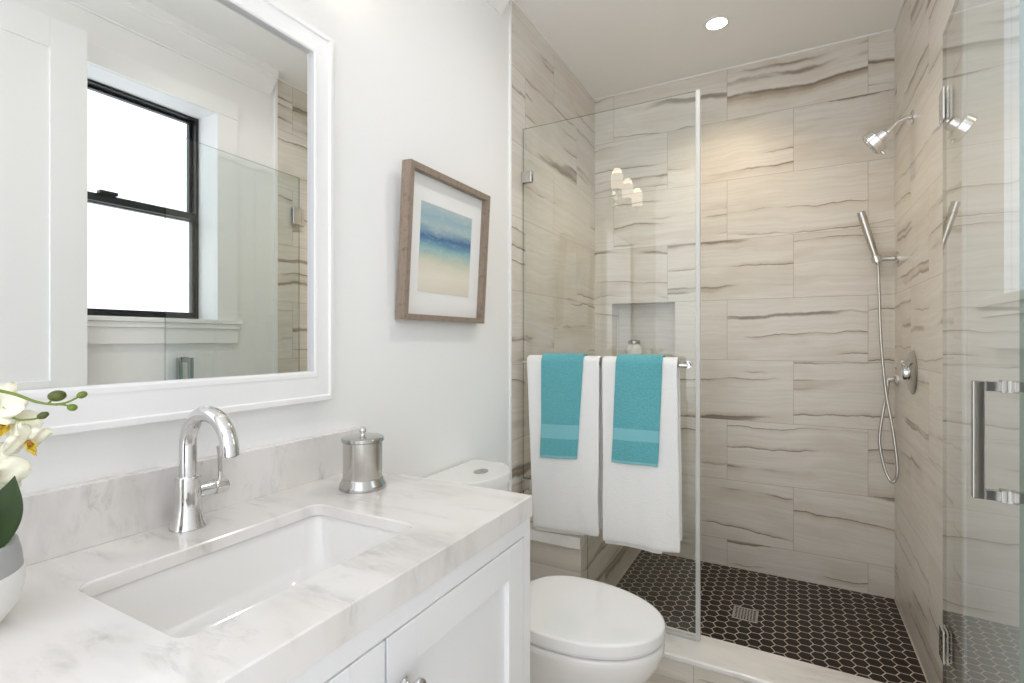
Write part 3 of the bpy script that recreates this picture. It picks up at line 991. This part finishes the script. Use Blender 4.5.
# ---------------------------------------------------------------- towels
def towel(name, label, group, cat, x0, x1, zt, zf, zb, mats, bar_y, rad, seed, flare0=0.0, flare1=0.0, band=None, hem=0.015, thick=0.007, layers=1, gap=0.012, slant=0.0):
    rnd = random.Random(seed)
    bm = bmnew()
    for L_ in range(layers):
        r = rad + gap * L_ if layers == 1 else rad + gap * (layers - 1 - L_)
        ztop = zt - (0.0 if L_ == 0 else gap)
        zc = ztop - r
        lowf = zf - (0.014 if L_ else 0.0)
        path = []
        nb = 26
        for k in range(nb + 1): path.append((bar_y + r, zb + (zc - zb) * k / nb, 'b'))
        for k in range(1, 12):
            a = PI * k / 12
            path.append((bar_y + r * math.cos(a), zc + r * math.sin(a), 't'))
        nf = 34
        for k in range(nf + 1): path.append((bar_y - r, zc + (lowf - zc) * k / nf, 'f'))
        xa, xb = (x0, x1) if L_ == 0 else (x0 + 0.006, x1 - 0.065)
        nx = 26
        grid = []
        for (y, z, w_) in path:
            row = []
            drop = max(0.0, (zc - z) / max(zc - zf, 0.01))
            for i in range(nx + 1):
                t = i / nx
                x = xa + (xb - xa) * t
                x += -flare0 * drop * (1 - t) + flare1 * drop * t
                wob = (noise.noise(Vector((x * 9 + seed * 3.1, z * 2.2, seed))) * 0.010 * (0.25 + drop)
                       + noise.noise(Vector((x * 26, z * 5, seed + 4))) * 0.003 * drop)
                zz = z
                if w_ == 'f': zz -= slant * (t) * drop - noise.noise(Vector((x * 8, seed, 2))) * 0.005 * drop
                yy = y + (wob if w_ == 'f' else (wob * 0.25 if w_ == 'b' else 0))
                if w_ == 'f': yy = min(yy, y + 0.004)
                xe = x + noise.noise(Vector((z * 6, seed, t * 2))) * 0.003 * drop
                row.append(bm.verts.new((xe, yy, zz)))
            grid.append(row)
        for j in range(len(path) - 1):
            zz = (path[j][1] + path[j + 1][1]) / 2
            fr = path[j][2] == 'f' and path[j + 1][2] != 't'
            m = 0
            if fr and zz < lowf + hem: m = 1
            if band and fr and band[0] < zz < band[1]: m = 1
            for i in range(nx):
                bm.faces.new((grid[j][i], grid[j][i + 1], grid[j + 1][i + 1], grid[j + 1][i])).material_index = m
    o = obj(name, bm, mats, None, smooth=180, origin=((x0 + x1) / 2, bar_y, zb))
    md = o.modifiers.new('thickness', 'SOLIDIFY'); md.thickness = thick; md.offset = 1.0
    md2 = o.modifiers.new('soft', 'SUBSURF'); md2.levels = 1; md2.render_levels = 1
    tag(o, label, cat, group)
    return o
TW_ = [M['towelw'], M['towelh']]; TB_ = [M['towelb'], M['towelbb']]
towel('bath_towel', 'white bath towel on the bar, left one beside the white wall', 'white bath towels on the bar', 'towel',
      -0.984, -0.664, 1.149, 0.434, 0.46, TW_, BYc, BR + 0.001, 1, flare0=-0.028, flare1=-0.002, layers=2, gap=0.0085, thick=0.009, slant=-0.015)
towel('bath_towel', 'white bath towel on the bar, right one nearest the panel edge', 'white bath towels on the bar', 'towel',
      -0.653, -0.366, 1.149, 0.437, 0.47, TW_, BYc, BR + 0.001, 5, flare0=-0.004, flare1=0.010, layers=2, gap=0.0085, thick=0.009, slant=-0.004)
towel('hand_towel', 'teal blue hand towel draped over the left white bath towel', 'teal hand towels', 'towel',
      -0.911, -0.727, 1.162, 0.735, 0.78, TB_, BYc, BR + 0.0235, 9, flare0=0.004, flare1=-0.026, band=(0.822, 0.872), hem=0.012, thick=0.0055, slant=-0.010)
towel('hand_towel', 'teal blue hand towel draped over the right white bath towel', 'teal hand towels', 'towel',
      -0.594, -0.418, 1.162, 0.752, 0.78, TB_, BYc, BR + 0.0235, 13, flare0=0.016, flare1=-0.016, band=(0.836, 0.884), hem=0.012, thick=0.0055, slant=0.0)

# ---------------------------------------------------------------- shower fittings
sh = thing('shower_fixture', 'chrome fixed shower head on a curved arm high on the right tile wall', 'shower head', (XR, 2.556, 2.110))
bm = lathe(bmnew(), [(0, 0), (0.028, 0), (0.028, 0.004), (0.020, 0.009), (0.012, 0.011), (0, 0.011)], (XR, 2.556, 2.110), (-1, 0, 0), 32)
obj('flange', bm, M['chrome'], sh)
pa = smooth_path([(XR - 0.006, 2.556, 2.110), (XR - 0.028, 2.556, 2.108), (XR - 0.050, 2.556, 2.098), (XR - 0.064, 2.556, 2.084), (XR - 0.076, 2.556, 2.070)], 6)
obj('arm', tube(bmnew(), pa, 0.0085, 16), M['satin'], sh)
ax = Vector((-0.80, 0.16, -0.58)).normalized()
o0 = Vector(pa[-1])
hd = obj('head', lathe(bmnew(), [(0, -0.004), (0.010, -0.004), (0.012, 0.000), (0.012, 0.008), (0.022, 0.012), (0.026, 0.016), (0.026, 0.042), (0.026, 0.0425),
                       (0.048, 0.0435), (0.051, 0.047), (0.051, 0.078), (0.048, 0.081), (0.0, 0.081)], o0, ax, 48), M['satin'], sh)
bm = bmnew()
fs, fu = frame_for(ax)
fc = o0 + ax * 0.0812
lathe(bm, [(0, 0), (0.043, 0), (0.043, 0.0012), (0, 0.0012)], fc, ax, 40)
for rr_, nn in ((0.012, 6), (0.024, 12), (0.036, 18)):
    for k in range(nn):
        a = 2 * PI * k / nn
        c = fc + (fs * math.cos(a) + fu * math.sin(a)) * rr_
        lathe(bm, [(0, 0.001), (0.0018, 0.001), (0.0012, 0.0035), (0, 0.0035)], c, ax, 8)
o = obj('spray_face', bm, M['steel'], hd)
bm = tube(bmnew(), [o0 + ax * 0.066 + fu * 0.047 * -1 + fs * 0, o0 + ax * 0.066 - fu * 0.064], [0.006, 0.005], 12)
obj('selector_tab', bm, M['chrome'], hd)

hs = thing('hand_shower', 'brushed stick hand shower with long metal hose in the wall holder', 'hand shower', (XR, 2.884, 1.594))
bm = bmnew()
lathe(bm, [(0, 0), (0.030, 0), (0.030, 0.006), (0.017, 0.010), (0.012, 0.013), (0.010, 0.064), (0, 0.064)], (XR, 2.884, 1.594), (-1, 0, 0), 32)
wb = Vector((0.343, 2.880, 1.592)); wt = Vector((0.282, 2.872, 1.818))
dv = (wt - wb).normalized()
lathe(bm, [(0.0135, -0.012), (0.0205, -0.012), (0.0205, 0.016), (0.0135, 0.016)], wb, dv, 28)
hl = obj('holder', bm, M['chrome'], hs)
hl['label'] = 'round chrome wall holder'
bm = lathe(bmnew(), [(0, -0.022), (0.009, -0.022), (0.0125, -0.010), (0.0128, 0.02), (0.0145, 0.05), (0.0160, 0.10), (0.0172, 0.228), (0.0165, 0.232), (0.014, 0.233), (0, 0.233)], wb, dv, 28)
obj('wand', bm, M['nickel'], hs)
hose = [(0.349, 2.880, 1.572), (0.350, 2.875, 1.52), (0.353, 2.87, 1.405), (0.358, 2.865, 1.221), (0.374, 2.85, 0.993), (0.397, 2.82, 0.813), (0.409, 2.80, 0.666), (0.404, 2.80, 0.606), (0.388, 2.81, 0.592),
        (0.366, 2.83, 0.650), (0.351, 2.85, 0.763), (0.364, 2.86, 0.882), (0.380, 2.88, 0.960), (0.386, 2.895, 1.010)]
hp = smooth_path(hose, 24)
rads = [0.0062 + (0.0006 if (i % 2) else 0.0) for i in range(len(hp))]
o = obj('hose', tube(bmnew(), hp, rads, 12), M['nickel'], hs)
bm = bmnew()
lathe(bm, [(0, 0), (0.030, 0), (0.030, 0.005), (0.022, 0.012), (0.013, 0.015), (0.012, 0.040), (0, 0.040)], (XR, 2.900, 1.040), (-1, 0, 0), 32)
tube(bm, [(0.387, 2.900, 1.046), (0.386, 2.898, 1.020), (0.386, 2.896, 1.006)], [0.011, 0.010, 0.008], 16)
o = obj('outlet_elbow', bm, M['chrome'], hs)
o['label'] = 'chrome wall outlet where the hose starts'

va = thing('shower_valve', 'round chrome shower valve plate with lever on the right tile wall', 'valve', (XR, 2.555, 1.094))
bm = lathe(bmnew(), [(0, 0), (0.087, 0), (0.088, 0.003), (0.085, 0.007), (0.072, 0.013), (0.050, 0.0175), (0.034, 0.019), (0, 0.019)], (XR, 2.555, 1.094), (-1, 0, 0), 56)
obj('plate', bm, M['steel'], va)
bm = lathe(bmnew(), [(0, 0), (0.030, 0), (0.0295, 0.012), (0.026, 0.017), (0.012, 0.019), (0, 0.019)], (XR - 0.019, 2.555, 1.090), (-1, 0, 0), 36)
hb = obj('handle', bm, M['chrome'], va)
bm = tube(bmnew(), [(XR - 0.031, 2.555, 1.110), (XR - 0.036, 2.54, 1.128), (XR - 0.040, 2.52, 1.136)], [0.006, 0.005, 0.0045], 14)
obj('lever', bm, M['chrome'], hb)

# jar in the niche
nj = thing('niche_jar', 'small pale jar with silver lid standing in the shower niche', 'jar', (-0.822, YB + 0.048, NZ0))
jl = (-0.822, YB + 0.048, NZ0)
obj('jar_body', lathe(bmnew(), [(0, 0), (0.040, 0), (0.046, 0.004), (0.047, 0.05), (0.045, 0.066), (0.034, 0.077), (0.030, 0.082), (0, 0.082)], jl, seg=36), M['soapglass'], nj)
o = obj('jar_lid', lathe(bmnew(), [(0, 0), (0.034, 0), (0.036, 0.002), (0.036, 0.018), (0.032, 0.022), (0, 0.024)], (jl[0], jl[1], NZ0 + 0.0825), seg=36), M['steel'], nj)
o['label'] = 'silver screw lid'

# ---------------------------------------------------------------- lamps
LX, LY = -0.303, 2.522
rl = thing('recessed_light', 'lit round recessed downlight in the shower ceiling', 'ceiling light', (LX, LY, ZC))
bm = bmnew()
prof = [(0.046, 0.0), (0.058, 0.0), (0.060, 0.0025), (0.056, 0.0055), (0.048, 0.004), (0.046, 0.0)]
lathe(bm, [(0.0445, 0.0002), (0.058, 0.0002), (0.060, 0.0025), (0.056, 0.0055), (0.0445, 0.004)], (LX, LY, ZC), (0, 0, -1), 40)
bmesh.ops.delete(bm, geom=[f for f in bm.faces if len(f.verts) > 4], context='FACES_ONLY')
obj('trim_ring', bm, M['plasticw'], rl)
obj('lens', lathe(bmnew(), [(0, 0.0005), (0.0445, 0.0005), (0.0445, 0.002), (0, 0.003)], (LX, LY, ZC), (0, 0, -1), 40), M['lens'], rl)
ld = bpy.data.lights.new('downlight_beam', 'SPOT')
ld.energy = 13.5; ld.color = (1.0, 0.76, 0.45); ld.spot_size = R(124); ld.spot_blend = 0.7; ld.shadow_soft_size = 0.03
lo = bpy.data.objects.new('downlight_beam', ld); COL.objects.link(lo)
lo.parent = rl; lo.location = (0, 0, -0.012)

rl['group'] = 'recessed ceiling downlights'
r2 = copy_tree(rl)  # extra lamp above the view, added to brighten the deeper part of the room
r2.location = (-0.27, 1.66, ZC)
r2['label'] = 'added unseen fill downlight in the ceiling just outside the glass shower panel'
for c in r2.children:
    if c.type == 'LIGHT':
        c.data = c.data.copy(); c.data.energy = 17; c.data.color = (1.0, 0.97, 0.94); c.data.spot_size = R(165); c.data.spot_blend = 0.9; c.data.shadow_soft_size = 0.05

# three-shade vanity light above the mirror (seen only as a reflection in the glass)
sy = 0.70
sc = thing('vanity_sconce', 'three lit white glass shades on a chrome bar above the mirror', 'wall light', (XL - 0.006, sy, 2.13))
bm = bmnew()
box(bm, XL - 0.006, XL + 0.014, sy - 0.06, sy + 0.06, 2.105, 2.215, 0.006)
obj('back_plate', bm, M['chrome'], sc)
bm = bmnew()
tube(bm, [(XL + 0.045, sy - 0.245, 2.125), (XL + 0.045, sy + 0.245, 2.125)], 0.008, 14)
tube(bm, [(XL + 0.012, sy, 2.150), (XL + 0.045, sy, 2.125)], 0.009, 14)
obj('crossbar', bm, M['chrome'], sc)
for k in (-1, 0, 1):
    y = sy + 0.235 * k
    bm = tube(bmnew(), smooth_path([(XL + 0.045, y, 2.125), (XL + 0.080, y, 2.118), (XL + 0.100, y, 2.130), (XL + 0.100, y, 2.150)], 6), 0.006, 12)
    lathe(bm, [(0, 0), (0.020, 0), (0.024, 0.006), (0.022, 0.012), (0, 0.012)], (XL + 0.100, y, 2.145), seg=28)
    arm = obj('arm', bm, M['chrome'], sc)
    bm = bmnew()
    lathe(bm, [(0.022, 0.0), (0.033, 0.003), (0.037, 0.012), (0.038, 0.085), (0.0355, 0.085), (0.0345, 0.014), (0.022, 0.005)], (XL + 0.100, y, 2.158), seg=36)
    obj('shade', bm, M['shade'], arm)
    pl = bpy.data.lights.new('bulb', 'POINT'); pl.energy = 0.2; pl.color = (1.0, 0.84, 0.64); pl.shadow_soft_size = 0.03
    po = bpy.data.objects.new('bulb', pl); COL.objects.link(po); po.parent = sc
    po.location = (0.106, 0.235 * k, 0.125)

# ---------------------------------------------------------------- potted orchid at the left end of the counter
PX, PY = -0.880, 0.200
orc = thing('potted_orchid', 'white orchid with green buds in a grey-rimmed white pot on counter', 'plant', (PX, PY, CTZ))
bm = bmnew()
k_ = 1.0
lathe(bm, [(a * k_, b) for a, b in [(0, 0), (0.048, 0), (0.062, 0.006), (0.074, 0.024), (0.079, 0.048), (0.0785, 0.064), (0.0775, 0.066)]], (PX, PY, CTZ), seg=56, mi=0)
lathe(bm, [(a * k_, b) for a, b in [(0.0775, 0.066), (0.076, 0.082), (0.0725, 0.098), (0.070, 0.0995), (0.066, 0.098), (0.066, 0.080), (0, 0.080)]], (PX, PY, CTZ), seg=56, mi=1)
obj('pot', bm, [M['pot'], M['potgrey']], orc)
bm = bmnew()
lathe(bm, [(0.0655, 0.0805), (0.052, 0.088), (0.030, 0.092), (0, 0.094)], (PX, PY, CTZ), seg=28)
for v in bm.verts:
    if v.co.z > CTZ + 0.084: v.co.z += 0.006 * noise.noise(v.co * 60)
obj('soil', bm, M['soil'], orc)
def leaf_mesh(bm, base, tip, up, width, fold=0.35, n=14, side=None):
    base, tip = Vector(base), Vector(tip)
    mid = (base + tip) / 2 + Vector(up)
    prev = None
    for i in range(n + 1):
        t = i / n
        p = (1 - t) ** 2 * base + 2 * t * (1 - t) * mid + t * t * tip
        d = (2 * (1 - t) * (mid - base) + 2 * t * (tip - mid)).normalized()
        s = d.cross(Vector((0, 0, 1)))
        if s.length < 0.1: s = Vector((0.5, 0.8, 0))
        s.normalize()
        if side: s = Vector(side).normalized()
        u = s.cross(d).normalized()
        w = width * (0.25 + 0.75 * math.sin(PI * min(1, 0.12 + 0.88 * t) ** 0.9)) * (1 - t ** 6)
        row = []
        for k in range(-3, 4):
            a = k / 3
            row.append(bm.verts.new(p + s * w * a + u * (fold * w * abs(a) ** 1.5)))
        if prev:
            for k in range(6): bm.faces.new((prev[k], prev[k + 1], row[k + 1], row[k]))
        prev = row
def leaf_part(*a, **k):
    bm = bmnew(); leaf_mesh(bm, *a, **k)
    o = obj('leaf', bm, M['leaf'], orc, smooth=180)
    md = o.modifiers.new('thickness', 'SOLIDIFY'); md.thickness = 0.0018
    md2 = o.modifiers.new('soft', 'SUBSURF'); md2.levels = 1; md2.render_levels = 1
zs_ = CTZ + 0.086
leaf_part((-0.862, 0.232, 0.956), (-0.858, 0.266, 1.052), (0.014, 0.008, 0.0), 0.033, fold=0.22, side=(0.878, 0.479, 0))
leaf_part((PX + 0.012, PY - 0.012, zs_), (PX + 0.060, PY - 0.075, zs_ + 0.075), (0.0, 0.0, 0.05), 0.030)
leaf_part((PX - 0.012, PY - 0.02, zs_), (PX - 0.040, PY - 0.14, zs_ + 0.04), (0, 0, 0.07), 0.030)
leaf_part((PX + 0.02, PY - 0.01, zs_), (PX + 0.09, PY - 0.06, zs_ + 0.045), (0, 0, 0.05), 0.026)
SX_, SY_ = -0.938, 0.240
# arching flower stem, ends in buds
stem = smooth_path([(PX, PY, zs_), (PX - 0.01, PY - 0.03, 1.05), (PX - 0.005, PY - 0.04, 1.13), (SX_ + 0.03, PY - 0.01, 1.175), (SX_ + 0.062, SY_ + 0.018, 1.158), (SX_ + 0.088, SY_ + 0.044, 1.143), (SX_ + 0.108, SY_ + 0.058, 1.139)], 10)
obj('stem', tube(bmnew(), stem, [0.0032 - 0.0018 * i / (len(stem) - 1) for i in range(len(stem))], 10), M['stem'], orc)
stb = bmnew()
tube(stb, smooth_path([(SX_ + 0.104, SY_ + 0.056, 1.1395), (SX_ + 0.118, SY_ + 0.064, 1.142), (SX_ + 0.134, SY_ + 0.073, 1.151)], 6), 0.0013, 8)
tube(stb, smooth_path([(SX_ + 0.104, SY_ + 0.056, 1.1395), (SX_ + 0.115, SY_ + 0.062, 1.139), (SX_ + 0.123, SY_ + 0.067, 1.136)], 6), 0.0013, 8)
tube(stb, smooth_path([(SX_ + 0.098, SY_ + 0.052, 1.1405), (SX_ + 0.104, SY_ + 0.056, 1.148)], 6), 0.0013, 8)
obj('bud_stalk', stb, M['stem'], orc)
def bud(c, r, l, ax, m):
    prof = [(0, -l)] + [(r * math.sin(PI * k / 10) ** 0.85, -l * math.cos(PI * k / 10)) for k in range(1, 10)] + [(0, l)]
    obj('bud', lathe(bmnew(), prof, c, ax, 20), m, orc, smooth=180)
bud((SX_ + 0.107, SY_ + 0.058, 1.1505), 0.0072, 0.0105, (0.88, 0.48, 0.12), M['buddark'])
bud((SX_ + 0.135, SY_ + 0.0735, 1.1518), 0.0045, 0.0062, (0.85, 0.45, 0.35), M['bud'])
bud((SX_ + 0.124, SY_ + 0.0675, 1.1355), 0.0045, 0.0058, (0.85, 0.45, -0.1), M['bud'])
def petal(bm, c, d, nrm, length, width, curl, mi=0, n=10):
    c, d, nrm = Vector(c), Vector(d).normalized(), Vector(nrm).normalized()
    s = d.cross(nrm).normalized()
    prev = None
    for i in range(n + 1):
        t = i / n
        w = width * max(0.06, math.sin(PI * (0.08 + 0.88 * t)) ** 0.75)
        row = []
        for k in range(-3, 4):
            a = k / 3
            p = c + d * length * t + s * w * a * (1 - 0.0 * t) + nrm * (curl * t * t - 0.12 * width * a * a + 0.0025 * math.sin(9 * t + 5 * a))
            row.append(bm.verts.new(p))
        if prev:
            for k in range(6): bm.faces.new((prev[k], prev[k + 1], row[k + 1], row[k])).material_index = mi
        prev = row
def flower(c, nrm, size, roll, seed):
    c = Vector(c); nrm = Vector(nrm).normalized()
    s, u = frame_for(nrm)
    fl = None
    bm = bmnew()
    for a, l, w in ((90, 1.0, 0.34), (215, 0.98, 0.33), (325, 0.98, 0.33)):      # sepals
        t = R(a + roll)
        petal(bm, c - nrm * 0.0015, s * math.cos(t) + u * math.sin(t), nrm, size * l, size * w, -0.006)
    for a in (8, 172):                                                           # broad petals
        t = R(a + roll)
        petal(bm, c + nrm * 0.0008, s * math.cos(t) + u * math.sin(t), nrm, size * 1.02, size * 0.52, 0.004)
    fl = obj('flower', bm, M['petal'], orc, smooth=180)
    md = fl.modifiers.new('thickness', 'SOLIDIFY'); md.thickness = 0.0009
    bm = bmnew()
    t = R(270 + roll)
    dn = s * math.cos(t) + u * math.sin(t)
    petal(bm, c + nrm * 0.004, dn + nrm * 0.5, nrm, size * 0.55, size * 0.17, 0.006)
    for a in (205, 335):
        t2 = R(a + roll)
        petal(bm, c + nrm * 0.004, s * math.cos(t2) + u * math.sin(t2) + nrm * 0.9, nrm, size * 0.30, size * 0.13, 0.004)
    lathe(bm, [(0, 0), (0.0035, 0.001), (0.003, 0.008), (0, 0.010)], c + nrm * 0.002, nrm, 12, mi=1)
    lp = obj('lip', bm, [M['lip'], M['lipdark']], fl, smooth=180)
    lp['label'] = 'yellow lip'
    md = lp.modifiers.new('thickness', 'SOLIDIFY'); md.thickness = 0.0008
flower((-0.893, 0.268, 1.112), (0.75, -0.45, 0.35), 0.036, 5, 1)
flower((-0.868, 0.280, 1.092), (0.70, 0.10, -0.35), 0.026, -20, 2)
flower((-0.902, 0.258, 1.054), (0.85, -0.40, 0.10), 0.036, 12, 3)
flower((-0.925, 0.225, 1.095), (0.80, -0.55, 0.15), 0.038, -8, 4)
flower((-0.893, 0.256, 1.142), (0.7, -0.5, 0.45), 0.034, 20, 5)
bm = bmnew()
lathe(bm, [(0, -0.004), (0.0035, -0.002), (0.0048, 0.004), (0.003, 0.009), (0, 0.011)], (-0.850, 0.288, 1.124), (0.75, 0.40, 0.35), 16)
obj('bud', bm, M['buddark'], orc, smooth=180)
tube_b = tube(bmnew(), smooth_path([(-0.888, 0.262, 1.140), (-0.875, 0.270, 1.122), (-0.862, 0.281, 1.120), (-0.852, 0.287, 1.122)], 6), 0.0012, 8)
obj('bud_stalk', tube_b, M['stem'], orc)
